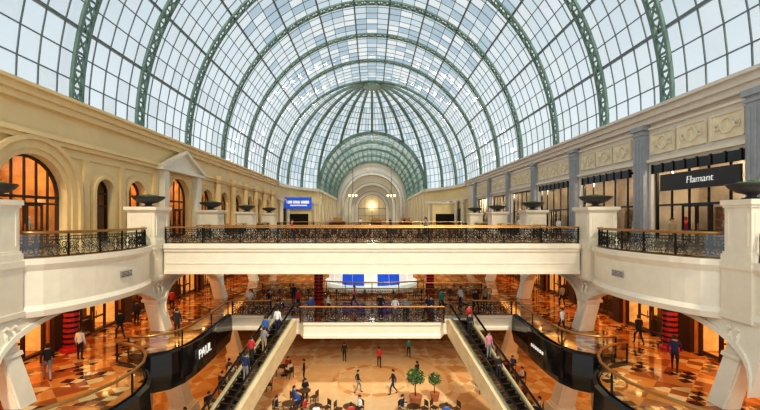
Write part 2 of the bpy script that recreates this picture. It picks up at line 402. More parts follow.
def relief_mesh():
    mb=MB()
    w,h=0.95,0.62
    for (a,b,c,d) in ((-w,-h,w,-h),(-w,h,w,h),(-w,-h,-w,h),(w,-h,w,h)):
        mb.obox((-0.06,a,b),(-0.06,c,d),0.10,0.10,up=(1,0,0))
    mb.box(-0.04,0,-w,w,-h,h)
    pts=[(-0.08,0.38*math.cos(t*pi/10),0.38*math.sin(t*pi/10)) for t in range(20)]
    mb.tube(pts,0.05,5,closed=True)
    for s in (-1,1):
        mb.tube([(-0.08,s*(0.42+0.3*k/6),0.2*math.sin(k*pi/3)) for k in range(7)],0.04,5)
        mb.tube([(-0.08,s*(0.42+0.3*k/6),-0.2*math.sin(k*pi/3)) for k in range(7)],0.04,5)
    prof=[(0.01,-0.2),(0.05,-0.12),(0.055,0),(0.05,0.12),(0.01,0.2)]
    mb.lathe(prof,(-0.06,0,0),8)
    return mb.mesh('relief_panel',[pmat('relief_stone',(0.82,0.72,0.52),.5)])
rl=relief_mesh()
for a,b in zip(pilY,pilY[1:]):
    for k in (-1,0,1):
        ob('relief_panel',rl,(W-0.02,(a+b)/2+k*2.25,SP-2.0),label='carved cream relief panel with oval and scrolls',cat='wall relief',group='carved panels above the shops')
mb=MB()
for a,b in zip(pilY,pilY[1:]):
    mb.box(W-0.2,W,a+0.55,b-0.55,SP-3.15,SP-2.95); mb.box(W-0.14,W,a+0.55,b-0.55,SP-1.05,SP-0.9)
struct('trim_5',mb,[white],'thin string courses between the grey pilasters','trim')
for s,nm in ((-1,'wall_left'),(1,'wall_right')):
    mb=MB(); bx=23 if s<0 else 21.6
    mb.sbox(s,bx,bx+.2,10,DY,U,U+6.2)
    for y in ([24.9,28.8,33.2,41.2,51,61,71] if s<0 else pilY): mb.sbox(s,18.5,bx,y-0.08,y+0.08,U,U+6.0)
    struct(nm,mb,[brownw if s<0 else pale],'warm coloured back wall inside the shops','wall')
    mb=MB(); mb.sbox(s,18.5,bx,10,DY,U+6.0,U+6.2)
    struct('ceiling',mb,[offw],'plain ceiling over the gallery shops','ceiling')
def sign(name,cx,cy,cz,w,h,rz,text,size,bm_,label,tm=whitep,shear=0,th=0.12,marks=None,toff=0.0,dz=0.0,dx=0.0,curve=0.0):
    mb=MB()
    if curve:
        N=12
        for i in range(N):
            x0=-w/2+w*i/N; x1=-w/2+w*(i+1)/N
            f0=curve*(2*x0/w)**2; f1=curve*(2*x1/w)**2
            mb.hexa([(x0,f0-th/2,-h/2),(x1,f1-th/2,-h/2),(x1,f1+th/2,-h/2),(x0,f0+th/2,-h/2),(x0,f0-th/2,h/2),(x1,f1-th/2,h/2),(x1,f1+th/2,h/2),(x0,f0+th/2,h/2)])
    else: mb.box(-w/2,w/2,-th/2,th/2,-h/2,h/2)
    parts=[('board',mb.mesh('board',[bm_]))]
    if text: parts.append(('lettering',text_mesh(text,size,0.02,shear,tm,toff),(dx,-th/2-0.04,dz),(pi/2,0,0)))
    if marks:
        b=MB()
        for (a,c,z0,z1) in marks: b.box(a,c,-th/2-.05,-th/2-.01,z0,z1)
        parts.append(('emblem',b.mesh('emblem',[tm])))
    return thing(name,parts,(cx,cy,cz),rz,label,'sign')
sign('shop_sign',W-0.08,22.1,U+3.85,5.4,1.0,-pi/2,'Flamant',0.58,charc,'dark shop sign with fine white lettering',shear=0.1,toff=-0.012,dx=.3)
for y in (22.4,30.9,39.6):
    mb=MB(); mb.box(W-0.12,W-0.02,y-3.2,y+3.2,U+4.5,U+5.05)
    for k in range(8): mb.box(W-0.18,W-0.10,y-3.1+k*0.88,y-3.0+k*0.88,U+4.5,U+5.1)
    ob('shop_lintel',mb.mesh('shop_lintel',[black]),label='black lintel board over a shopfront',cat='lintel',group='black lintels over shops')
# ------------------------------------------------------------- upper level floors
def bulge(s,y0=15.9,y1=24.6,amp=1.5,base=14.0,N=18):
    out=[]
    for i in range(N+1):
        t=i/N; a=amp*(math.sin(pi*t)**0.6)
        out.append((s*(base-a),y0+(y1-y0)*t))
    return out
for s in (-1,1):
    e=[(s*14,8),(s*14,14.6)]+bulge(s)+[(s*14,DY)]
    mb=MB(); mb.poly([(s*24,8)]+e+[(s*24,DY)],8.95,U)
    struct('floor',mb,[fup],'tiled upper gallery floor along the shops','floor')
    prof=[(0.0,8.5),(0.12,8.5),(0.18,8.75),(0.06,8.95),(0.06,10.35),(0.14,10.5),(0.2,10.62),(0.2,10.86),(0.0,10.86)]
    prof=[((-o if s<0 else o),z) for o,z in prof]
    mb=MB(); mb.sweep([(s*14,8),(s*14,14.6)],prof); mb.sweep(bulge(s),prof); mb.sweep([(s*14,32),(s*14,62)],prof)
    struct('trim_%d'%(6 if s<0 else 7),mb,[white],'white moulded fascia edging the upper gallery','fascia')
parts=[]
d=MB(); d.box(-13.35,13.35,25.75,31.75,9.2,U); parts.append(('deck',d.mesh('deck',[fup]),(0,0,-U)))
for y,s in ((25.75,-1),(31.75,1)):
    f=MB()
    for (o,z0,z1) in ((0.10,8.9,9.1),(0.04,9.1,10.35),(0.12,10.35,10.55),(0.2,10.55,10.86),(0.07,9.55,9.62)):
        f.box(-13.35,13.35,min(y,y+s*o),max(y,y+s*o),z0,z1)
    parts.append(('fascia',f.mesh('fascia',[white]),(0,0,-U)))
thing('pedestrian_bridge',parts,(0,0,U),0,'white stone footbridge crossing the atrium','bridge')
d=MB(); d.box(-14,14,62,DY,9.2,U); d.box(-18,18,DY,93,9.2,U); d.box(-12.4,12.4,93,150,9.2,U)
struct('floor',d,[fup],'pale tiled floor leading to the far hall','floor')
# ------------------------------------------------------------- railings
def scroll_mesh(w=1.2,h=0.86):
    mb=MB()
    def ring(cx,cz,rad,n=12,t=0.018): mb.tube([(cx+rad*math.cos(2*pi*k/n),0,cz+rad*math.sin(2*pi*k/n)) for k in range(n)],t,4,closed=True)
    def spiral(cx,cz,r0,tn,ph,sg,n=14):
        mb.tube([(cx+sg*(r0*(1-0.75*k/n))*math.cos(ph+tn*2*pi*k/n),0,cz+(r0*(1-0.75*k/n))*math.sin(ph+tn*2*pi*k/n)) for k in range(n+1)],0.022,4)
    z0=0.1
    mb.box(-w/2,w/2,-0.015,0.015,z0-0.02,z0+0.02); mb.box(-w/2,w/2,-0.015,0.015,z0+h-0.16,z0+h-0.13); mb.box(-w/2,w/2,-0.015,0.015,z0+h-0.02,z0+h+0.01)
    for sg in (-1,1):
        spiral(sg*0.17,z0+0.2,0.16,1.3,0.0,sg); spiral(sg*0.17,z0+0.52,0.16,1.3,pi,sg); spiral(sg*0.44,z0+0.36,0.13,1.4,pi/2,sg)
        ring(sg*0.44,z0+0.12,0.08); ring(sg*0.44,z0+0.6,0.08)
        mb.tube([(sg*0.02,0,z0+0.02),(sg*0.12,0,z0+0.36),(sg*0.02,0,z0+0.7)],0.018,4)
        mb.tube([(sg*0.58,0,z0),(sg*0.30,0,z0+0.36),(sg*0.58,0,z0+0.7)],0.018,4)
    ring(0,z0+0.36,0.09)
    for k in range(6): ring(-0.5+k*0.2,z0+h-0.075,0.05,8,0.014)
    return mb.mesh('scroll_panel',[iron])
scm=scroll_mesh()
pb=MB(); pb.box(-0.04,0.04,-0.04,0.04,0,1.05); pb.lathe([(0.02,0),(0.05,0.04),(0.02,0.08)],(0,0,1.03),6); postm=pb.mesh('post',[iron])
def ornate_rail(p0,p1,z,label='black wrought-iron scroll railing with bronze handrail',group='scroll railings',mod=1.2,hm=brass):
    p0=Vector((*p0,z)); p1=Vector((*p1,z)); L=(p1-p0).length; a=math.atan2(p1.y-p0.y,p1.x-p0.x); n=max(1,round(L/mod)); sc=L/(n*1.2)
    root=ob('railing',None,tuple(p0),a,label=label,cat='railing',group=group)
    h=MB(); h.tube([(0,0,1.1),(L,0,1.1)],0.05,8); h.box(0,L,-0.04,0.04,0.0,0.06)
    ob('handrail',h.mesh('handrail',[hm]),parent=root)
    for i in range(n):
        o=ob('scroll_panel',scm,((i+0.5)*L/n,0,0.02),parent=root); o.scale=(sc,1,1)
    for i in range(n+1):
        if i%2==0: ob('post',postm,(min(L-0.04,max(0.04,i*L/n)),0,0),parent=root)
    return root
def glass_rail(path,z,h=1.1,label='curved glass balustrade with bronze handrail',group='glass balustrades',hm=brass,kick=0.0,iron_in=False):
    c=Vector((*path[0],z))
    P=[(x-c.x,y-c.y) for x,y in path]
    root=ob('glass_railing',None,tuple(c),label=label,cat='railing',group=group)
    g=MB()
    for a,b in zip(P,P[1:]): g.face([(a[0],a[1],0.05),(b[0],b[1],0.05),(b[0],b[1],h-0.05),(a[0],a[1],h-0.05)])
    ob('glass_pane',g.mesh('glass_pane',[grail],fix=False),parent=root)
    t=MB(); t.tube([(a[0],a[1],h) for a in P],0.065,8); ob('handrail',t.mesh('handrail',[hm],smooth=True),parent=root)
    b=MB(); b.tube([(a[0],a[1],0.05) for a in P],0.06,6)
    if kick: b.sweep(P,[(-.03,0),(.03,0),(.03,kick),(-.03,kick)])
    ob('bottom_rail',b.mesh('bottom_rail',[black if kick else brass]),parent=root)
    for i,a in enumerate(P):
        if i%3==0 or i==len(P)-1:
            m_=MB(); m_.box(-0.03,0.03,-0.03,0.03,0,h)
            ob('post',m_.mesh('post',[iron]),(a[0],a[1],0),parent=root)
    if iron_in:
        Q=[Vector(p) for p in P]
        for a,b in zip(Q[::2],Q[2::2]):
            m_=(a+b)/2; o=ob('scroll_panel',scm,(m_.x,m_.y,.02),math.atan2(b.y-a.y,b.x-a.x),parent=root); o.scale=((b-a).length/1.2,1,.95)
    return root
ornate_rail((-13.35,25.8),(13.35,25.8),U)
ornate_rail((-13.35,31.6),(13.35,31.6),U)
PEDY=[15.2,25.6,35.6,45.6,55.6]
for s in (-1,1):
    glass_rail([(x+s*0.15,y) for x,y in bulge(s)],U,label='curved glass and iron balustrade with bronze handrail',iron_in=True)
    glass_rail([(s*14.1,9),(s*14.1,10.5),(s*14.1,12),(s*14.1,13.5),(s*14.1,14.5)],U,label='straight glass balustrade with bronze handrail')
    for a,b in zip(PEDY[1:],PEDY[2:]):
        y0=max(a+0.95,32.0 if a<30 else 0); ornate_rail((s*14,y0),(s*14,b-0.95),U)
    ornate_rail((s*14,56.55),(s*14,61.9),U)
ornate_rail((-13.9,62.2),(13.9,62.2),U)
# ------------------------------------------------------------- pedestals, bowls, columns
def ped_mesh():
    b=MB(); b.box(-.98,.98,-.98,.98,0,0.3); b.box(-.92,.92,-.92,.92,0.3,0.4)
    s_=MB(); s_.box(-.85,.85,-.85,.85,0.4,2.1)
    for sx,sy in ((0,-1),(0,1),(1,0),(-1,0)):
        for k in (-1,1):
            if sx==0:
                s_.box(k*0.62-0.05,k*0.62+0.05,sy*0.85-0.04,sy*0.85+0.04,0.6,1.9)
            else:
                s_.box(sx*0.85-0.04,sx*0.85+0.04,k*0.62-0.05,k*0.62+0.05,0.6,1.9)
    c=MB(); c.box(-.92,.92,-.92,.92,2.1,2.2); c.box(-1.0,1.0,-1.0,1.0,2.2,2.4)
    return b.mesh('base',[white]),s_.mesh('shaft',[white]),c.mesh('cap',[white])
pb_,ps_,pc_=ped_mesh()
bw=MB(); bw.lathe([(0.42,0),(0.42,0.06),(0.2,0.12),(0.2,0.2),(0.55,0.3),(0.85,0.48),(0.98,0.62),(0.98,0.68),(0.88,0.68),(0.8,0.6),(0.1,0.55)],(0,0,0),24)
bwm=bw.mesh('planter_bowl',[urn],smooth=True)
pl=MB()
pl.lathe([(0.82,0.56),(0.7,0.66),(0.5,0.72),(0.25,0.76),(0.02,0.78)],(0,0,0),16)
pl.v=[(x+random.uniform(-.04,.04),y+random.uniform(-.04,.04),z+random.uniform(-.03,.05)) for x,y,z in pl.v]
plm=pl.mesh('plants',[leaf],fix=False)
def column_mesh(s,dxm=2.3,k_=1.0):
    dx=s*dxm
    def sec(z,hx,hy):
        hx*=k_; hy*=k_
        t=z/8.6; x=dx*t; return [(x-hx,-hy,z),(x+hx,-hy,z),(x+hx,hy,z),(x-hx,hy,z)]
    sh=MB()
    sh.hexa(sec(0.6,.52,.52)+sec(7.2,.42,.45))
    for k in (-1,1):
        a=[(p[0],p[1]+k*0.48*k_,p[2]) for p in sec(0.9,.4,.1)]; b=[(p[0],p[1]+k*0.41*k_,p[2]) for p in sec(7.0,.3,.1)]; sh.hexa(a+b)
    bs=MB(); bs.hexa(sec(0,.7,.72)+sec(0.5,.7,.72)); bs.hexa(sec(0.5,.62,.64)+sec(0.65,.56,.6))
    cp=MB(); cp.hexa(sec(7.2,.52,.54)+sec(7.35,.52,.54)); cp.hexa(sec(7.35,.42,.46)+sec(8.3,.46,.5)); cp.hexa(sec(8.3,.58,.62)+sec(8.6,.66,.7))
    bl=MB(); X=dx*1.0
    bl.box(X-.84*k_,X+.84*k_,-.84*k_,.84*k_,8.6,10.8)
    bl.box(X-.92*k_,X+.92*k_,-.92*k_,.92*k_,8.6,8.8); bl.box(X-.92*k_,X+.92*k_,-.92*k_,.92*k_,10.55,10.8)
    br=MB()
    for k in (-.24,.24):
        x0=dx*0.9-s*0.42*k_
        br.tube([(x0,k*k_,7.5),(x0-s*.1,k*k_,7.75),(x0-s*.1,k*k_,8.0),(x0,k*k_,8.2),(x0-s*.15,k*k_,8.35)],[.04,.07,.09,.07,.08],6)
    return sh.mesh('shaft',[white]),bs.mesh('base',[white]),cp.mesh('capital',[white]),bl.mesh('impost_block',[white]),br.mesh('scroll_bracket',[white])
for s in (-1,1):
    for y in PEDY:
        near=y<20; k=0.66 if near else 1.0
        cm=column_mesh(s,2.95 if near else 2.3,.75 if near else 1.0)
        px=s*(14.45 if near else 14.3)
        thing('pedestal',[('base',pb_),('shaft',ps_),('cap',pc_)],(px,y,U),0,'square white stone pedestal at the gallery edge','pedestal','stone pedestals',scale=(k,k,1))
        thing('planter_bowl',[('bowl',bwm),('plants',plm)],(px,y,U+2.4),0,'wide dark urn bowl on a white pedestal','planter','dark urn bowls',scale=(.8,.8,.9) if near else None)
        thing('column',[('shaft',cm[0]),('base',cm[1]),('capital',cm[2]),('impost_block',cm[3]),('scroll_bracket',cm[4])],(s*(11.5 if near else 12.0),y,0),0,'slender white stone column carrying the gallery','column','white atrium columns')
    for k,(a,b) in enumerate(zip(PEDY,PEDY[1:])):
        mb=MB(); lo=a-1.2 if k==0 else a+0.1; hi=b+.1 if k==0 else b-0.1; N=28; zt=8.62; w0=.1 if k==0 else .6
        uc=(lo+hi)/2; hw=(hi-lo)/2
        def mp(u,z,d,s=s): return (s*(12.0+2.3*z/8.6-.35+d),u,z)
        ex=.34 if k==0 else .42
        def ff(t): return (uc-hw*math.cos(t),4.2+4.2*math.sin(t)**ex)
        for i in range(N):
            if k==0 and i<1: continue
            q0=ff(pi*(i/N)); q1=ff(pi*((i+1)/N))
            mb.hexa([mp(q0[0],q0[1],-.05),mp(q1[0],q1[1],-.05),mp(q1[0],q1[1],.55),mp(q0[0],q0[1],.55),mp(q0[0],zt,-.05),mp(q1[0],zt,-.05),mp(q1[0],zt,.55),mp(q0[0],zt,.55)])
            if q0[1]>6 and q1[1]>6:
                mb.hexa([mp(q0[0],q0[1]-.02,-.14),mp(q1[0],q1[1]-.02,-.14),mp(q1[0],q1[1]-.02,-.05),mp(q0[0],q0[1]-.02,-.05),mp(q0[0],q0[1]+.18,-.14),mp(q1[0],q1[1]+.18,-.14),mp(q1[0],q1[1]+.18,-.05),mp(q0[0],q0[1]+.18,-.05)])
        ob('trim_%d'%(10+k+(5 if s>0 else 0)),mb.mesh('arch',[white]),label='smooth white arch spanning between columns',cat='arch',kind='structure')
# ------------------------------------------------------------- mid level
balP=[(12.8,10.2),(12.0,10.9),(11.0,11.7),(10.2,12.6),(9.6,13.6),(9.3,14.6),(9.25,15.6),(9.4,16.6),(9.8,17.5),(10.4,18.3),(11.2,18.9),(12.2,19.3)]
sgP=[(12.2,20.2),(11.2,20.3),(10.5,20.8),(10.15,21.6),(10.05,22.7),(10.05,24),(10.1,25.4),(10.2,26.8),(10.3,28.9)]
WX=17.0
for s in (-1,1):
    e=[(s*13,8)]+[(s*x,y) for x,y in balP]+[(s*x,y) for x,y in sgP]+[(s*10.3,60)]
    mb=MB(); mb.poly([(s*25,8)]+e+[(s*25,60)],4.6,M)
    struct('floor',mb,[ftile],'orange patterned marble floor of the middle level','floor')
    pr=[(0,3.6),(0.05,3.6),(0.22,4.4),(0.16,5.5),(0,5.6)]; pr=[((-o if s<0 else o),z) for o,z in pr]
    mb=MB(); mb.sweep([(s*x,y) for x,y in balP],pr); mb.sweep([(s*x,y) for x,y in sgP],pr); struct('trim_%d'%(20 if s<0 else 21),mb,[black],'glossy black fascia under the curved balcony','fascia')
    glass_rail([(s*(x+0.1),y) for x,y in balP],M,kick=.22)
    glass_rail([(s*(x+.1),y) for x,y in sgP],M,label='curved glass balustrade above a black sign',kick=.22)
    mb=MB(); mb.sbox(s,14.8,25,8,60,8.85,8.93); struct('ceiling',mb,[orange],'amber ceiling over the middle level gallery','ceiling')
    for lev,top in ((M,8.85),(G,4.5)):
        mb=MB()
        mp=lambda u,z,d,s=s:(s*(WX+d),u,z)
        ops=[(y,2.5,lev+2.8,0) for y in (12.5,18.5,24.5,30.5,36.5,42.5,48.5)]
        panel(mb,mp,8,60,lev,top,ops,0.3); struct('wall_left' if s<0 else 'wall_right',mb,[orange],'warm orange shop wall of the lower levels','wall')
        for (uc,hw,zs,r) in ops: shopfront(mp,uc,hw,lev,zs,0,0.2,'glazed shopfront framed in dark wood',nv=4,group='lower level shopfronts')
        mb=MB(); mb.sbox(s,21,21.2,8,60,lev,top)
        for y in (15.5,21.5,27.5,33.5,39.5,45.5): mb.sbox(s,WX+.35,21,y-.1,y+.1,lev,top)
        struct('wall_left' if s<0 else 'wall_right',mb,[goldp],'amber back wall with added glow inside lower shops','wall')
        mb=MB()
        for y in (9.5,15.5,21.5,27.5,33.5,39.5,45.5): mb.sbox(s,WX-.25,WX,y-.4,y+.4,lev,top)
        mb.sbox(s,WX-.4,WX,8,60,lev+2.85,lev+3.4)
        struct('trim_%d'%(40+int(lev>0)+(2 if s>0 else 0)),mb,[dwood],'dark wood pilasters between lower shops','trim')
        for (uc,hw,zs,r) in ops[1:5]:
            b=MB(); b.box(-1.1,1.1,-.25,.25,0,.9)
            for k in range(3): b.box(-.9+k*.65,-.5+k*.65,-.15,.15,.9,1.2+.15*k,1)
            ob('display_counter',b.mesh('display_counter',[dwood,brass]),(s*18.2,uc+.0,lev),pi/2,label='dark wooden shop counter with small brass boxes',cat='counter',group='counters inside lower shops')
sign('shop_sign',-9.72,23.4,4.85,4.6,1.6,pi/2,'PAUL',0.74,black,'curved black fascia sign with pale capital lettering',dx=-0.3,curve=.3,toff=-.008)
sign('shop_sign',9.72,23.4,4.85,4.6,1.6,-pi/2,None,1,black,'curved black fascia sign with small pale marks',marks=[(-.8+.3*k,-.64+.3*k,-.08,.09) for k in range(6)],curve=.3)
sign('shop_sign',12.6,32.2,3.6,2.6,1.1,-0.5,None,1,red,'red hanging shop sign with white bars',marks=[(-1.0,-.4,-.2,.25),(-.25,.3,-.2,.25),(.45,1.0,-.2,.25)])
mb=MB(); mb.poly([(-10.3,29),(-7.2,29),(-7.2,28),(-5.0,28),(-4.6,27),(4.6,27),(5.0,28),(7.2,28),(7.2,29),(10.3,29),(10.3,34),(-10.3,34)],4.6,M)
struct('floor',mb,[ftile],'tiled middle level footbridge joining the escalators','floor')
mb=MB(); mb.sweep([(-10.3,29),(-7.2,29),(-7.2,28),(-5.0,28),(-4.6,27),(4.6,27),(5.0,28),(7.2,28),(7.2,29),(10.3,29)],[(0,4.4),(-0.12,4.4),(-0.12,4.6),(-0.06,4.7),(-0.06,5.2),(-0.15,5.3),(-0.15,5.46),(0,5.46)])
struct('trim_22',mb,[white],'white moulded edge of the middle bridge','fascia')
ornate_rail((-4.9,27.05),(4.9,27.05),M); ornate_rail((-10.2,29.1),(-7.3,29.1),M); ornate_rail((7.3,29.1),(10.2,29.1),M)
ornate_rail((-10.2,33.9),(10.2,33.9),M)
mb=MB(); mb.box(-10.3,10.3,37,60,4.6,M); struct('floor',mb,[ftile],'patterned middle floor behind the footbridge','floor')
for (xa,xb) in ((-10.2,-5),(5,10.2)): ornate_rail((xa,37.1),(xb,37.1),M)
cp=[(5.0*math.cos(t),38.9-1.7*math.sin(t)) for t in [pi*k/18 for k in range(19)]]
glass_rail([(x,y) for x,y in cp],M,label='long curved glass balustrade with bronze rail',hm=brass)
parts=[]
b=MB(); b.lathe([(5.0,0),(5.0,0.35),(4.7,0.4)],(0,0,0),40); parts.append(('base',b.mesh('base',[whitep])))
for k in range(11):
    p=MB(); a0=pi*(0.02+0.0875*k)+pi; a1=a0+pi*0.082
    pts=[(4.6*math.cos(a0+(a1-a0)*i/4),4.6*math.sin(a0+(a1-a0)*i/4)) for i in range(5)]
    for (x0,y0),(x1,y1) in zip(pts,pts[1:]): p.hexa([(x0,y0,0.4),(x1,y1,0.4),(x1*.97,y1*.97,0.4),(x0*.97,y0*.97,0.4),(x0*.97,y0*.97,2.6),(x1*.97,y1*.97,2.6),(x1*.94,y1*.94,2.6),(x0*.94,y0*.94,2.6)])
    parts.append(('panel',p.mesh('panel',[blue if k in (3,4,6,7) else whitep])))
thing('display_stage',parts,(-0.1,43.9,M),0,'round white and blue exhibition stage with tall panels','display stage')
mb=MB(); mb.box(-25,25,6,75,-0.3,0.0); struct('floor',mb,[fgr],'polished golden patterned ground floor','floor')
mb=MB(); mb.box(-25,25,60,60.3,0,8.9); struct('wall_back',mb,[orange],'warm end wall of the lower hall','wall')
# ------------------------------------------------------------- escalators
def escalator(x,y,ang,label):
    L=10.19; H=5.4; sl=H/L
    root=ob('escalator',None,(x,y,M),ang,label=label,cat='escalator',group='escalators to the ground floor')
    for s in (-1,1):
        t=MB(); x0,x1=min(s*0.55,s*.9),max(s*0.55,s*.9)
        q=0.80; D=1.05
        t.hexa([(x0,0,-D),(x1,0,-D),(x1,0,0.12),(x0,0,0.12),(x0,-L*q,-H*q-D),(x1,-L*q,-H*q-D),(x1,-L*q,-H*q+0.12),(x0,-L*q,-H*q+0.12)])
        t.hexa([(x0,-L*q,-H*q-D),(x1,-L*q,-H*q-D),(x1,-L*q,-H*q+0.12),(x0,-L*q,-H*q+0.12),(x0,-L-.8,-H-0.0),(x1,-L-.8,-H-0.0),(x1,-L,-H+0.12),(x0,-L,-H+0.12)])
        ob('side_cladding',t.mesh('side_cladding',[ccl]),parent=root)
        g=MB(); xg=s*0.66
        g.face([(xg,0.9,0.12),(xg,0,0.12),(xg,-L,-H+0.12),(xg,-L-0.7,-H+0.12),(xg,-L-0.7,-H+0.9),(xg,-L,-H+1.0),(xg,0,1.0),(xg,0.9,0.95)])
        ob('glass_pane',g.mesh('glass_pane',[grail],fix=False),parent=root)
        h=MB(); h.tube([(xg,0.9,0.3),(xg,1.05,0.6),(xg,0.9,0.95),(xg,0,1.0),(xg,-L,-H+1.0),(xg,-L-0.7,-H+0.95),(xg,-L-0.85,-H+0.6),(xg,-L-0.7,-H+0.3)],0.07,8)
        ob('handrail',h.mesh('handrail',[black]),parent=root)
        k=MB(); k.obox((s*0.57,0,0.14),(s*0.57,-L,-H+0.14),0.04,0.1); ob('skirt',k.mesh('skirt',[steel]),parent=root)
    un=MB(); un.hexa([(-.55,0,-1.05),(.55,0,-1.05),(.55,0,-.35),(-.55,0,-.35),(-.55,-L,-H),(.55,-L,-H),(.55,-L,-H+.02),(-.55,-L,-H+.02)])
    ob('truss',un.mesh('truss',[dwood]),parent=root)
    n=26; sm=MB(); dy=L/n; dz=H/n
    sm.box(-.53,.53,-dy,0,-0.05,0.0); sm.box(-.53,.53,-dy-0.0,-dy+0.02,-dz-0.03,0.0)
    for k in range(12): sm.box(-.5+k*0.088,-.47+k*0.088,-dy,0,0,0.012)
    sm.box(-.53,.53,-dy-0.005,-dy+0.02,-0.02,0.014,1)
    stm=sm.mesh('step',[iron,brass])
    for i in range(n): ob('step',stm,(0,-i*dy,-i*dz),parent=root)
    lp=MB(); lp.box(-.55,.55,-0.0,1.0,-0.02,0.02); ob('landing_plate',lp.mesh('landing_plate',[steel]),parent=root)
    return root
A=math.radians(17)
escalator(-6.1,28.0,-A,'dark-stepped escalator with beige side cladding and glass')
escalator(6.1,28.0,A,'dark-stepped escalator with beige side cladding and glass')
# ------------------------------------------------------------- people
def skin_body(J,E,root=0):
    me=bpy.data.meshes.new('sk'); me.from_pydata([j[0] for j in J],E,[])
    o=bpy.data.objects.new('sk',me); col.objects.link(o)
    md=o.modifiers.new('s','SKIN'); sv=me.skin_vertices[0].data
    for i,j in enumerate(J):
        r=j[1]; sv[i].radius=(r,r) if not isinstance(r,tuple) else r; sv[i].use_root=(i==root)
    md2=o.modifiers.new('d','SUBSURF'); md2.levels=1; md2.render_levels=1
    dg=bpy.context.evaluated_depsgraph_get(); dg.update()
    out=bpy.data.meshes.new_from_object(o.evaluated_get(dg)); bpy.data.objects.remove(o); return out
def person_mesh(pose):
    P=dict(pel=(0,0,.94),sp=(0,0,1.1),ch=(0,.0,1.3),nk=(0,0,1.46),h1=(0,.02,1.56),h2=(0,.02,1.66),
      ns=(0,.115,1.60),
      Ls=(-.17,0,1.39),Le=(-.23,-.02,1.12),Lw=(-.24,.06,.88),Lh=(-.24,.09,.80),
      Rs=(.17,0,1.39),Re=(.23,-.02,1.12),Rw=(.24,.06,.88),Rh=(.24,.09,.80),
      Lp=(-.09,0,.88),Lk=(-.1,.02,.5),La=(-.1,-.02,.09),Lt=(-.11,.14,.04),
      Rp=(.09,0,.88),Rk=(.1,.02,.5),Ra=(.1,-.02,.09),Rt=(.11,.14,.04))
    if pose=='walk':
        P.update(Lk=(-.1,.2,.53),La=(-.1,.22,.1),Lt=(-.1,.38,.07),Rk=(.1,-.05,.5),Ra=(.1,-.32,.15),Rt=(.1,-.2,.05),
          Le=(-.23,-.14,1.14),Lw=(-.24,-.12,.9),Lh=(-.24,-.1,.82),Re=(.23,.06,1.13),Rw=(.22,.22,.95),Rh=(.22,.28,.89))
    if pose=='lean':
        P.update(Le=(-.25,.1,1.15),Lw=(-.2,.34,1.14),Lh=(-.18,.42,1.14),Re=(.25,.1,1.15),Rw=(.2,.34,1.14),Rh=(.18,.42,1.14))
    if pose=='hold':
        P.update(Re=(.24,-.02,1.12),Rw=(.16,.22,1.12),Rh=(.13,.29,1.16))
    if pose=='sit':
        dz=-.42
        for k in ('pel','sp','ch','nk','h1','h2','ns','Ls','Le','Lw','Lh','Rs','Re','Rw','Rh','Lp','Rp'):
            p=P[k]; P[k]=(p[0],p[1],p[2]+dz)
        P.update(Lk=(-.12,.42,.5),La=(-.12,.4,.09),Lt=(-.12,.56,.04),Rk=(.12,.42,.5),Ra=(.12,.4,.09),Rt=(.12,.56,.04),
          Lw=(-.2,.24,.78),Lh=(-.18,.32,.78),Rw=(.2,.24,.78),Rh=(.18,.32,.78))
    R=dict(pel=(.15,.11),sp=(.13,.1),ch=(.15,.11),nk=.055,h1=(.075,.085),h2=(.075,.085),ns=.016,Ls=.065,Le=.043,Lw=.03,Lh=(.035,.025),Rs=.065,Re=.043,Rw=.03,Rh=(.035,.025),
      Lp=.09,Lk=.06,La=.04,Lt=.035,Rp=.09,Rk=.06,Ra=.04,Rt=.035)
    ks=list(P); ix={k:i for i,k in enumerate(ks)}
    E=[(ix[a],ix[b]) for a,b in (('pel','sp'),('sp','ch'),('ch','nk'),('nk','h1'),('h1','h2'),('h1','ns'),('ch','Ls'),('Ls','Le'),('Le','Lw'),('Lw','Lh'),('ch','Rs'),('Rs','Re'),('Re','Rw'),('Rw','Rh'),
       ('pel','Lp'),('Lp','Lk'),('Lk','La'),('La','Lt'),('pel','Rp'),('Rp','Rk'),('Rk','Ra'),('Ra','Rt'))]
    me=skin_body([(P[k],R[k]) for k in ks],E,0)
    mb=MB(); mb.v=[tuple(v.co) for v in me.vertices]; mb.f=[tuple(p.vertices) for p in me.polygons]
    segs={'skin':[('nk','h1'),('h1','h2'),('h1','ns'),('Lw','Lh'),('Rw','Rh')],'shirt':[('sp','ch'),('ch','nk'),('Ls','Le'),('Rs','Re'),('Le','Lw'),('Re','Rw'),('ch','Ls'),('ch','Rs'),('pel','sp')],'trou':[('pel','Lp'),('pel','Rp'),('Lp','Lk'),('Rp','Rk'),('Lk','La'),('Rk','Ra')],'shoe':[('La','Lt'),('Ra','Rt')]}
    order=['skin','shirt','trou','shoe']
    def dist(p,a,b):
        a=Vector(P[a]);b=Vector(P[b]);t=max(0,min(1,(p-a).dot(b-a)/(b-a).length_squared)); return (p-a-(b-a)*t).length
    for f in mb.f:
        c=Vector((0,0,0))
        for i in f: c+=Vector(mb.v[i])
        c/=len(f); best=min(((min(dist(c,a,b) for a,b in segs[k])),n) for n,k in enumerate(order)); mb.m.append(best[1])
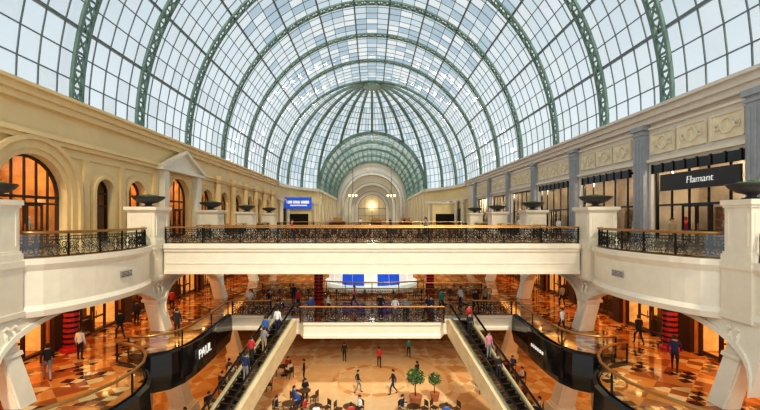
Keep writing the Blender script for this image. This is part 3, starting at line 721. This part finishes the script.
    for sd in 'LR':
        w=Vector(P[sd+'w']);h=Vector(P[sd+'h']); d=(h-w).normalized(); sx=Vector((0,1,0)) if abs(d.y)<0.6 else Vector((1,0,0)); cu=Vector((1 if sd=='L' else -1,0,0)) if abs(d.y)<0.6 else Vector((0,0,-1))
        for k,ln in enumerate((.065,.078,.072,.055)):
            o=h+sx*(-.027+.018*k)+d*.01
            mb.tube([o,o+d*ln*.5+cu*.004,o+d*ln*.8+cu*.015,o+d*ln+cu*.03],[.009,.009,.008,.005],5,mi=0)
        o=w+d*.03+sx*.02
        mb.tube([o,o+sx*.03+d*.02,o+sx*.035+d*.05],[.011,.01,.007],5,mi=0)
    hz=P['h1']
    for s in (-1,1):
        mb.lathe([(.004,-.03),(.014,-.015),(.016,.01),(.006,.03)],(s*.078,hz[1],hz[2]+.04),6,mi=0)
        mb.lathe([(.003,-.01),(.011,0),(.003,.01)],(s*.03,hz[1]+.082,hz[2]+.055),6,mi=4)
    mb.box(-.022,.022,hz[1]+.076,hz[1]+.086,hz[2]-.012,hz[2]-.004,mi=5)
    zmin=min(v[2] for v in mb.v); mb.v=[(x,y,z-zmin) for x,y,z in mb.v]
    m_=mb.mesh('person',[pmat('skin',(0.55,0.33,0.22),.6),pmat('cloth_a',(0.3,0.3,0.3)),pmat('cloth_b',(0.1,0.1,0.12)),pmat('shoe',(0.03,0.02,0.02)),black,red],smooth=True)
    hb=MB(); c=(hz[0],hz[1]-.012,hz[2]+.06-zmin)
    hb.lathe([(.089,-.02),(.094,.02),(.085,.06),(.055,.088),(.01,.098)],c,12)
    hb.box(-.07,.07,c[1]-.1,c[1]-.03,c[2]-.08,c[2]+.02)
    return m_,hb.mesh('hair',[pmat('hair',(0.03,0.018,0.012),.6)],smooth=True)
POSE={p:person_mesh(p) for p in ('stand','walk','lean','hold','sit')}
CL={'white':(0.8,0.8,0.78),'black':(0.02,0.02,0.025),'blue':(0.05,0.13,0.4),'red':(0.5,0.04,0.04),'grey':(0.25,0.25,0.27),'khaki':(0.4,0.3,0.17),'teal':(0.04,0.25,0.25),'pink':(0.6,0.25,0.3),'navy':(0.02,0.03,0.09)}
cm_={k:pmat('fabric_'+k,v,0.8) for k,v in CL.items()}
PT={'stand':'standing','walk':'walking','lean':'leaning forward','hold':'raising one hand','sit':'seated'}
def person(x,y,z,rz,pose,top,bot,where=''):
    b,h=POSE[pose]
    o=ob('person',b,(x,y,z),math.radians(rz),label='person %s in %s top and %s trousers'%(PT[pose],top,bot),cat='person')
    o.material_slots[1].link='OBJECT'; o.material_slots[1].material=cm_[top]; o.material_slots[2].link='OBJECT'; o.material_slots[2].material=cm_[bot]
    ob('hair',h,parent=o)
    s=random.uniform(0.95,1.06); o.scale=(s,s,s)
tops=list(CL); dk=['black','black','navy','grey','white','blue','red','khaki']
for (x,y,r,p,t,b) in [(0.6,28.2,180,'lean','black','navy'),(1.6,27.65,180,'lean','white','grey'),(2.3,27.65,170,'lean','grey','black'),(3.9,28.5,90,'walk','navy','black'),(-3.2,29.2,-90,'walk','white','black'),(-4.3,28.1,200,'stand','blue','khaki'),
    (-5.6,30.5,150,'stand','red','black'),(5.2,30.0,200,'walk','teal','black'),(6.9,31.2,120,'hold','white','navy'),(-7.9,30.6,-60,'walk','black','grey'),(8.9,31.5,160,'stand','khaki','black'),(-1.4,31.8,90,'walk','pink','navy'),(-9.2,30.2,180,'lean','white','khaki'),
    (4.1,27.7,150,'lean','navy','navy'),(-6.4,32.6,0,'walk','black','navy'),(7.8,30.1,200,'walk','black','black')]:
    person(x,y,M,r,p,t,b)
def esc_person(sx,i,off,t,b,up):
    L=10.19;H=5.4;n=26; dy=L/n; dz=H/n; u=(i+0.5)*dy
    ang=-A if sx<0 else A; lx=off; ly=-u
    x=sx*6.1+lx*math.cos(ang)-ly*math.sin(ang); y=28+lx*math.sin(ang)+ly*math.cos(ang)
    person(x,y,M-i*dz+0.014,math.degrees(ang)+(0 if up else 180),random.choice(['stand','hold']),t,b)
for i,o_,t,b in ((1,-.2,'black','black'),(3,.22,'white','navy'),(5,-.2,'blue','black'),(7,.2,'grey','khaki'),(9,-.2,'red','black'),(12,.2,'navy','grey')): esc_person(-1,i,o_,t,b,True)
for i,o_,t,b in ((2,.2,'red','navy'),(4,-.2,'black','black'),(8,.2,'pink','grey'),(12,-.2,'black','black')): esc_person(1,i,o_,t,b,False)
for (x,y,r,p,t,b) in [(1.5,28.4,100,'walk','black','navy'),(-1.0,28.6,-80,'walk','black','grey'),(0.6,33.5,0,'walk','red','black'),
    (-5.2,30.6,100,'stand','black','black'),(3.3,36,180,'walk','teal','black'),(-2.4,34.8,0,'stand','black','black'),(3.4,30.2,40,'walk','black','grey')]:
    person(x,y,0,r,p,t,b)
for (x,y,r,p,t,b) in [(16.2,31,0,'walk','black','black'),(16.8,36,180,'walk','white','navy'),(-16.3,40,0,'walk','blue','black'),(4,29.8,90,'walk','grey','black'),(-6,30,-90,'walk','red','navy'),(15.9,43,180,'stand','white','black'),
   (-15.8,50,0,'walk','black','grey'),(3,66,0,'walk','navy','black'),(-2,70,180,'walk','white','khaki'),(6,74,20,'stand','black','black'),(-7,67,0,'walk','pink','navy'),(16.5,22,170,'walk','khaki','black')]:
    person(x,y,U,r,p,t,b)
for (x,y,r,p,t,b) in [(-14.8,23.5,60,'walk','black','navy'),(-14.6,20,0,'stand','white','black'),(15,22.5,0,'walk','black','black'),(15.2,27.4,180,'stand','blue','black'),(-15,30,20,'walk','red','black'),(15.2,32,0,'walk','grey','navy'),(-14.2,17.5,40,'walk','black','grey'),(14.0,18.5,-40,'walk','navy','black'),(-11.7,24,0,'stand','black','black'),(11.7,24.6,30,'walk','white','black'),(-15.6,26.5,0,'stand','navy','black')]:
    person(x,y,M,r,p,t,b)
# ------------------------------------------------------------- cafe furniture
st=MB(); st.box(-.21,.21,-.21,.21,.43,.47)
bk=MB(); bk.box(-.2,.2,-.22,-.19,.55,.9)
for k in (-.19,.19): bk.box(k-.015,k+.015,-.22,-.19,.47,.9)
lg=MB(); lg.box(-.017,.017,-.017,.017,0,.43)
stm_,bkm,lgm=st.mesh('seat',[dwood]),bk.mesh('backrest',[dwood]),lg.mesh('leg',[dwood])
tt=MB(); tt.lathe([(.42,.71),(.42,.75)],(0,0,0),20); tp=MB(); tp.tube([(0,0,.04),(0,0,.71)],.035,8); tb=MB(); tb.lathe([(.25,0),(.25,.02),(.05,.04)],(0,0,0),16)
ttm,tpm,tbm=tt.mesh('top',[dwood]),tp.mesh('pole',[steel]),tb.mesh('base',[iron])
def chair(x,y,rz): thing('cafe_chair',[('seat',stm_),('backrest',bkm)]+[('leg',lgm,(a,b,0)) for a in(-.18,.18) for b in (-.18,.18)],(x,y,0),rz,'dark wooden cafe chair beside a round table','chair','cafe chairs')
TB=[(-10.6,30.2),(-8.9,31.0),(-10.8,32.4),(-8.7,33.2),(-9.9,28.0),(-8.2,28.8),(-9.9,25.6),(10.6,30.2),(9.0,31.2),(10.8,32.6),(9.8,28.0),(8.3,29.0),(9.9,25.6),
    (-5.3,25.4),(-3.5,25.0),(-4.6,27.3),(4.6,25.0),(2.6,25.0),(-1.4,25.0),(-10.2,36),(10.2,36),(-11.6,23.2),(-7.0,31.8)]
for (x,y) in TB:
    thing('cafe_table',[('top',ttm),('pole',tpm),('base',tbm)],(x,y,0),0,'round wooden cafe table on a steel pole','table','cafe tables')
    for k in range(3):
        a=k*2*pi/3+x; cx=x+.78*math.cos(a); cy=y+.78*math.sin(a); rz=math.atan2(y-cy,x-cx)-pi/2
        chair(cx,cy,rz)
        if k<2 and (x<0 or abs(x)>7 or k==0): person(cx,cy,0,math.degrees(rz),'sit',random.choice(dk),random.choice(['black','navy','khaki']))
def tree():
    p=MB(); p.lathe([(.32,0),(.42,.6),(.46,.62),(.46,.7),(.38,.7)],(0,0,0),14)
    t=MB(); t.tube([(0,0,.6),(.03,.02,1.1),(0,0,1.7)],[.05,.04,.03],6)
    l=MB()
    for k in range(260):
        a=random.random()*2*pi; e=random.uniform(-1,1); r=.62*random.random()**.4; c=Vector((r*math.cos(a)*math.sqrt(1-e*e),r*math.sin(a)*math.sqrt(1-e*e),1.95+r*e*.9))
        u=Vector((random.uniform(-1,1),random.uniform(-1,1),random.uniform(-1,1))).normalized()*.12; w=u.orthogonal().normalized()*.05
        l.face([c-u,c+w,c+u,c-w])
    return p.mesh('pot',[terra]),t.mesh('trunk',[dwood]),l.mesh('foliage',[leaf],fix=False)
tr=tree()
for (x,y,k) in [(2.9,26.6,1.0),(4.3,27.4,.75)]:
    thing('potted_tree',[('pot',tr[0]),('trunk',tr[1]),('foliage',tr[2])],(x,y,0),random.random()*6,'small round tree in a terracotta pot','potted tree','potted trees',scale=(k,k,k))
def rp():
    a=MB(); a.lathe([(.5,0),(.5,.15),(.36,.2),(.36,2.9),(.5,2.95),(.5,3.1)],(0,0,0),18)
    b=MB(); b.lathe([(.385,0),(.385,.1)],(0,0,0),18)
    return a.mesh('shaft',[red]),b.mesh('band',[black])
rpm=rp()
for (x,y) in [(-4.4,33.0),(5.6,38.6),(16.1,21.6),(-16.1,21.4)]:
    thing('red_pillar',[('shaft',rpm[0])]+[('band',rpm[1],(0,0,.4+k*.28)) for k in range(9)],(x,y,M),0,'red lacquered display pillar with black bands','pillar','red banded pillars')
vm=MB(); vm.box(-.03,.03,-.45,.45,-.16,.16)
for k in range(4): vm.box(-.05,.05,-.4,.4,-.12+k*.07,-.09+k*.07,1)
vmm=vm.mesh('air_vent',[steel,black])
for s in (-1,1): ob('air_vent',vmm,(s*12.4,20.2,9.7),label='slatted metal air vent in white fascia',cat='air vent',group='air vents')
# ------------------------------------------------------------- far hall
TH=math.acos(12.6/18)
mb=MB()
for s in (-1,1):
    for i in range(8):
        t0=TH*i/8; t1=TH*(i+1)/8
        P=[(s*W*math.cos(t0),DY+DB*math.sin(t0)),(s*W*math.cos(t1),DY+DB*math.sin(t1))]
        mb.face([(*P[0],U),(*P[1],U),(*P[1],SP),(*P[0],SP)])
    mb.sbox(s,12.45,12.9,93,140,U,SP)
struct('wall_back',mb,[cream],'cream curved wall beneath the half dome','wall')
mb=MB()
for s in (-1,1):
    pts=[(s*(W-.3)*math.cos(TH*i/10),DY+(DB-.3)*math.sin(TH*i/10)) for i in range(11)]
    mb.sweep(pts,[(0,SP-.6),(0.3*s,SP-.6),(0.3*s,SP),(0,SP)]); mb.sweep(pts,[(0,SP-3.2),(0.2*s,SP-3.2),(0.2*s,SP-2.9),(0,SP-2.9)])
    for i in (1,3,5,7,9): mb.lathe([(.5,0),(.5,.4),(.38,.5),(.35,4.6),(.5,4.8),(.5,5.2)],(pts[i][0]-s*.3,pts[i][1]-.3,U),10)
    mb.sbox(s,12.0,12.45,93,139,SP-.6,SP)
    for i in range(7):
        y=94+i*6.5; mb.sbox(s,12.1,12.45,y,y+1,U,SP-.6)
struct('trim_30',mb,[white],'white cornices and columns of the far hall','trim')
mb=MB()
for s in (-1,1):
    for i in (2,4,6,8):
        t=TH*i/10; x=s*(W-.25)*math.cos(t); y=DY+(DB-.25)*math.sin(t); mb.obox((x,y,U+.02),(x,y,U+3.6),1.7,.25,up=(x,y-DY,0))
struct('trim_33',mb,[dwood],'dark shop openings between the far columns','trim')
# nested stepped arches of the end wall
for (y0,hw,zs,lab,mm) in ((139.8,9.8,U+7.0,'end wall with widest nested arch',offw),(142.6,7.4,U+6.0,'second nested arch of the end wall',white),(145.4,5.2,U+5.2,'innermost nested arch of the end wall',offw)):
    mpB=lambda u,z,d,y0=y0:(u,y0+d,z)
    mb=MB(); panel(mb,mpB,-12.9,12.9,U,SP+13.3,[(0,hw,zs,hw)],2.8,N=24); archivolt(mb,mpB,0,hw,U,zs,hw,0.5,-.25,0)
    struct('wall_back',mb,[mm],lab,'wall')
    mb=MB(); archivolt(mb,mpB,0,hw+.9,U,zs,hw+.9,0.22,-.08,0); struct('trim_%d'%(50+int(y0-139)),mb,[grey],'thin grey band around a nested arch','trim')
mpB=lambda u,z,d:(u,148.0+d,z)
shopfront(mpB,0,5.2,U,U+5.2,5.2,0.1,'arched glass doorway closing the hall',nv=4,fm=dwood)
mb=MB(); mb.box(-8,8,151,151.2,U,U+13); struct('wall_back',mb,[cream2],'pale wall behind the end window','wall')
def chand():
    a=MB(); a.tube([(0,0,0),(0,0,7)],.06,6); 
    b=MB(); b.tube([(1.0*math.cos(t*pi/10),1.0*math.sin(t*pi/10),0) for t in range(20)],.08,6,closed=True)
    for t in range(4): b.tube([(0,0,1.0),(1.0*math.cos(t*pi/2),1.0*math.sin(t*pi/2),0)],.04,5)
    c=MB(); c.lathe([(.05,-.2),(.18,0),(.16,.3),(.06,.4)],(0,0,0),8)
    return a.mesh('chain',[iron]),b.mesh('ring',[brass]),c.mesh('lamp_shade',[glow2])
ch=chand()
for x in (-5,5): thing('chandelier',[('chain',ch[0]),('ring',ch[1])]+[('lamp_shade',ch[2],(1.0*math.cos(t*pi/4),1.0*math.sin(t*pi/4),0)) for t in range(8)],(x,104,SP-1),0,'round bronze chandelier with warm glowing shades','chandelier','hall chandeliers')
def block(x0,x1,y,h,label,mat_):
    b=MB(); b.box(x0-(x0+x1)/2,x1-(x0+x1)/2,0,4,0,h)
    c=MB(); w=(x1-x0)/2; c.box(-w-.15,w+.15,-.15,4.1,h,h+.3)
    d_=MB(); d_.box(-w*.75,w*.75,-.06,0.02,0,h*.55)
    return thing('shop_kiosk',[('body',b.mesh('body',[mat_])),('cornice',c.mesh('cornice',[white])),('shop_window',d_.mesh('shop_window',[black]))],((x0+x1)/2,y,U),0,label,'shop kiosk')
block(-17.2,-12.2,80.6,4.6,'cream corner shop block under a blue sign',cream); block(12.2,17.2,80.6,4.6,'cream corner shop block with dark window',cream)
sign('shop_sign',-14.8,80.2,EYE+3.0,5.4,2.3,0,None,1,blue,'blue illuminated sign with white bars',marks=[(-2.2,-1.2,-.1,.45),(-1.0,.4,-.1,.45),(.6,2.2,-.1,.45),(-1.6,1.8,-.6,-.35)])
def kiosk():
    a=MB(); a.box(-1.3,1.3,-1,1,0,1.0); a.box(-1.4,1.4,-1.1,1.1,1.0,1.08)
    b=MB(); b.box(-.9,.9,-.5,.5,1.08,1.7); b.box(-1.0,1.0,-.6,.6,1.7,1.76)
    return a.mesh('counter',[dwood]),b.mesh('display_case',[brass])
kk=kiosk()
for (x,y) in [(-7,82),(7,84),(1,96)]:
    thing('market_kiosk',[('counter',kk[0]),('display_case',kk[1])],(x,y,U),0,'low dark wooden kiosk with bronze display case','kiosk','hall kiosks')
shf=MB()
for x in (-1.2,1.2): shf.box(-.25,.25,x-.03,x+.03,0,2.4)
for z in (.1,.6,1.1,1.6,2.1,2.4): shf.box(-.25,.25,-1.2,1.2,z-.03,z)
shm=shf.mesh('display_shelf',[wood_sh])
vz=MB(); vz.lathe([(.06,0),(.12,.08),(.13,.18),(.05,.28),(.07,.34)],(0,0,0),10)
vzm={n:(vz.mesh('vase',[m])) for n,m in (('red',red),('white',offw),('blue',blue),('brass',brass))}
def shelfset(x,y,z):
    ob('display_shelf',shm,(x,y,z),label='open wooden display shelf against shop wall',cat='shelf',group='shop display shelves')
    for lv in (.6,1.1,1.6):
        for k in range(3):
            n=random.choice(list(vzm)); ob('vase',vzm[n],(x,y-.8+k*.8,z+lv),label='small %s vase on a shop shelf'%n,cat='vase',group='vases on shop shelves')
for y in (15,19.9,22.7,30.5,36.3,46): shelfset(-22.7,y,U)
for y in (20.2,23.4,28.6,32.2,38,41.5): shelfset(21.3,y,U)
for s in (-1,1):
    for y in (23,26.2,30,32): shelfset(s*20.7,y,M)
mn=MB(); mn.lathe([(.28,0),(.28,.03),(.03,.05),(.03,.8)],(0,0,0),12,1); mn.lathe([(.10,.78),(.17,.9),(.13,1.1),(.19,1.35),(.17,1.45),(.05,1.5),(.05,1.56),(.09,1.62),(.09,1.74),(.03,1.8)],(0,0,0),12,0)
for sg in (-1,1): mn.tube([(0,sg*.19,1.42),(.03,sg*.25,1.15),(.06,sg*.24,.88)],[.05,.04,.03],6,mi=0)
mnm={n:mn.mesh('mannequin',[cm_[n],steel]) for n in ('white','black','red','grey')}
for i,y in enumerate((20.3,21.2,24.6,28.2,29.4,32.8,33.8,37.4,41.5)):
    n=['white','black','red','grey'][i%4]; ob('mannequin',mnm[n],(19.3,y,U),pi,label='dress mannequin in %s clothes inside shop window'%n,cat='mannequin',group='shop window mannequins')
for i,y in enumerate((19.8,22.6,26.9,36.2,38.2)):
    n=['black','white','grey','red'][i%4]; ob('mannequin',mnm[n],(-19.4,y,U),0,label='dress mannequin in %s clothes inside shop window'%n,cat='mannequin',group='shop window mannequins')
dl=MB(); dl.lathe([(.14,0),(.14,.05)],(0,0,0),12); dlm=dl.mesh('downlight',[glow])
for s in (-1,1):
    for y in (13,17,21,24,27,30,33,38,43): 
        for x in (19.4,20.9): ob('downlight',dlm,(s*x,y,U+5.94),label='round recessed warm ceiling downlight',cat='ceiling light',group='recessed downlights')
        ob('downlight',dlm,(s*16,y,8.79),label='round recessed warm ceiling downlight',cat='ceiling light',group='recessed downlights')
# ------------------------------------------------------------- lights
def area(loc,sx,sy,e,c,rot=(0,0,0)):
    l=bpy.data.lights.new('area','AREA'); l.shape='RECTANGLE'; l.size=sx; l.size_y=sy; l.energy=e; l.color=c
    o=bpy.data.objects.new('added_area_fill',l); o.location=loc; o.rotation_euler=rot; col.objects.link(o)  # unseen area light, added as fill for the interiors
def point(loc,e,c,r=.15):
    l=bpy.data.lights.new('pt','POINT'); l.energy=e; l.color=c; l.shadow_soft_size=r
    o=bpy.data.objects.new('shop_and_fill_lamp',l); o.location=loc; col.objects.link(o)  # serves lamps inside shops and the fill points of the far hall
WARM=(1,.46,.13); WARM2=(1,.66,.33)
for s in (-1,1):
    area((s*15.9,17,8.7),2,10,240,WARM); area((s*15.9,30,8.7),2,12,240,WARM); area((s*15.9,45,8.7),2,12,200,WARM)
    area((s*19,22,8.6),3,26,550,WARM2)
    area((s*14,18,4.5),5,12,160,WARM); area((s*13.5,31,4.5),6,12,240,WARM); area((s*19,24,4.4),3,26,260,WARM)
    for y in (15,22,30,38,46,56,68): point((s*(20.5 if s<0 else 20.2),y,U+4.8),330 if s<0 else 400,WARM2 if s<0 else (1,.82,.6))
area((0,31.5,4.35),16,4,330,WARM2)  # added under the middle bridge to brighten the ground floor glare
area((0,48,8.8),18,12,260,WARM)  # added warm fill above the middle floor, no fixture there
for y in (98,112,126): point((0,y,SP+6),800,(1,.93,.82),.5)  # unseen points added to light the smaller vault
point((0,149.5,SP-2),400,(1,.92,.8),.5)  # added point brightening the recess behind the end arch
def sun_and_fill(rx,ry,e,c,ang):
    l=bpy.data.lights.new('sun_and_fill','SUN'); l.energy=e; l.color=c; l.angle=math.radians(ang)
    o=bpy.data.objects.new('sun_and_fill',l); o.rotation_euler=(math.radians(rx),math.radians(ry),0); o.location=(0,0,60); col.objects.link(o)
sun_and_fill(38,12,2.1,(1,.88,.68),4)
sun_and_fill(50,-15,0.9,(1,.90,.76),70)  # second, very wide sun added as soft fill
w=bpy.data.worlds.new('World'); bpy.context.scene.world=w; w.use_nodes=True
n=w.node_tree.nodes; l=w.node_tree.links; bg=n['Background']
tc=n.new('ShaderNodeTexCoord'); sx=n.new('ShaderNodeSeparateXYZ'); l.new(tc.outputs['Generated'],sx.inputs[0])
r=n.new('ShaderNodeValToRGB'); l.new(sx.outputs['Z'],r.inputs[0])
r.color_ramp.elements[0].color=(0.85,0.93,0.97,1); r.color_ramp.elements[0].position=0.15
r.color_ramp.elements[1].color=(0.35,0.46,0.56,1); r.color_ramp.elements[1].position=0.85
no=n.new('ShaderNodeTexNoise'); no.inputs['Scale'].default_value=2.5; l.new(tc.outputs['Generated'],no.inputs['Vector'])
mx=n.new('ShaderNodeMix'); mx.data_type='RGBA'; mx.inputs[0].default_value=.2; l.new(r.outputs[0],mx.inputs[6]); l.new(no.outputs['Fac'],mx.inputs[7])
l.new(mx.outputs[2],bg.inputs[0]); bg.inputs[1].default_value=0.95
# ------------------------------------------------------------- camera
cam=bpy.data.cameras.new('cam'); cam.sensor_width=36; cam.lens=36*400/760; cam.shift_x=8/760; cam.shift_y=13/760; cam.clip_end=500
co=bpy.data.objects.new('camera',cam); co.location=(0,0,EYE); co.rotation_euler=(pi/2,0,0); col.objects.link(co); bpy.context.scene.camera=co
vs=bpy.context.scene.view_settings
try:
    vs.view_transform='Standard'; vs.look='Medium High Contrast'
except Exception: pass
vs.exposure=0.0
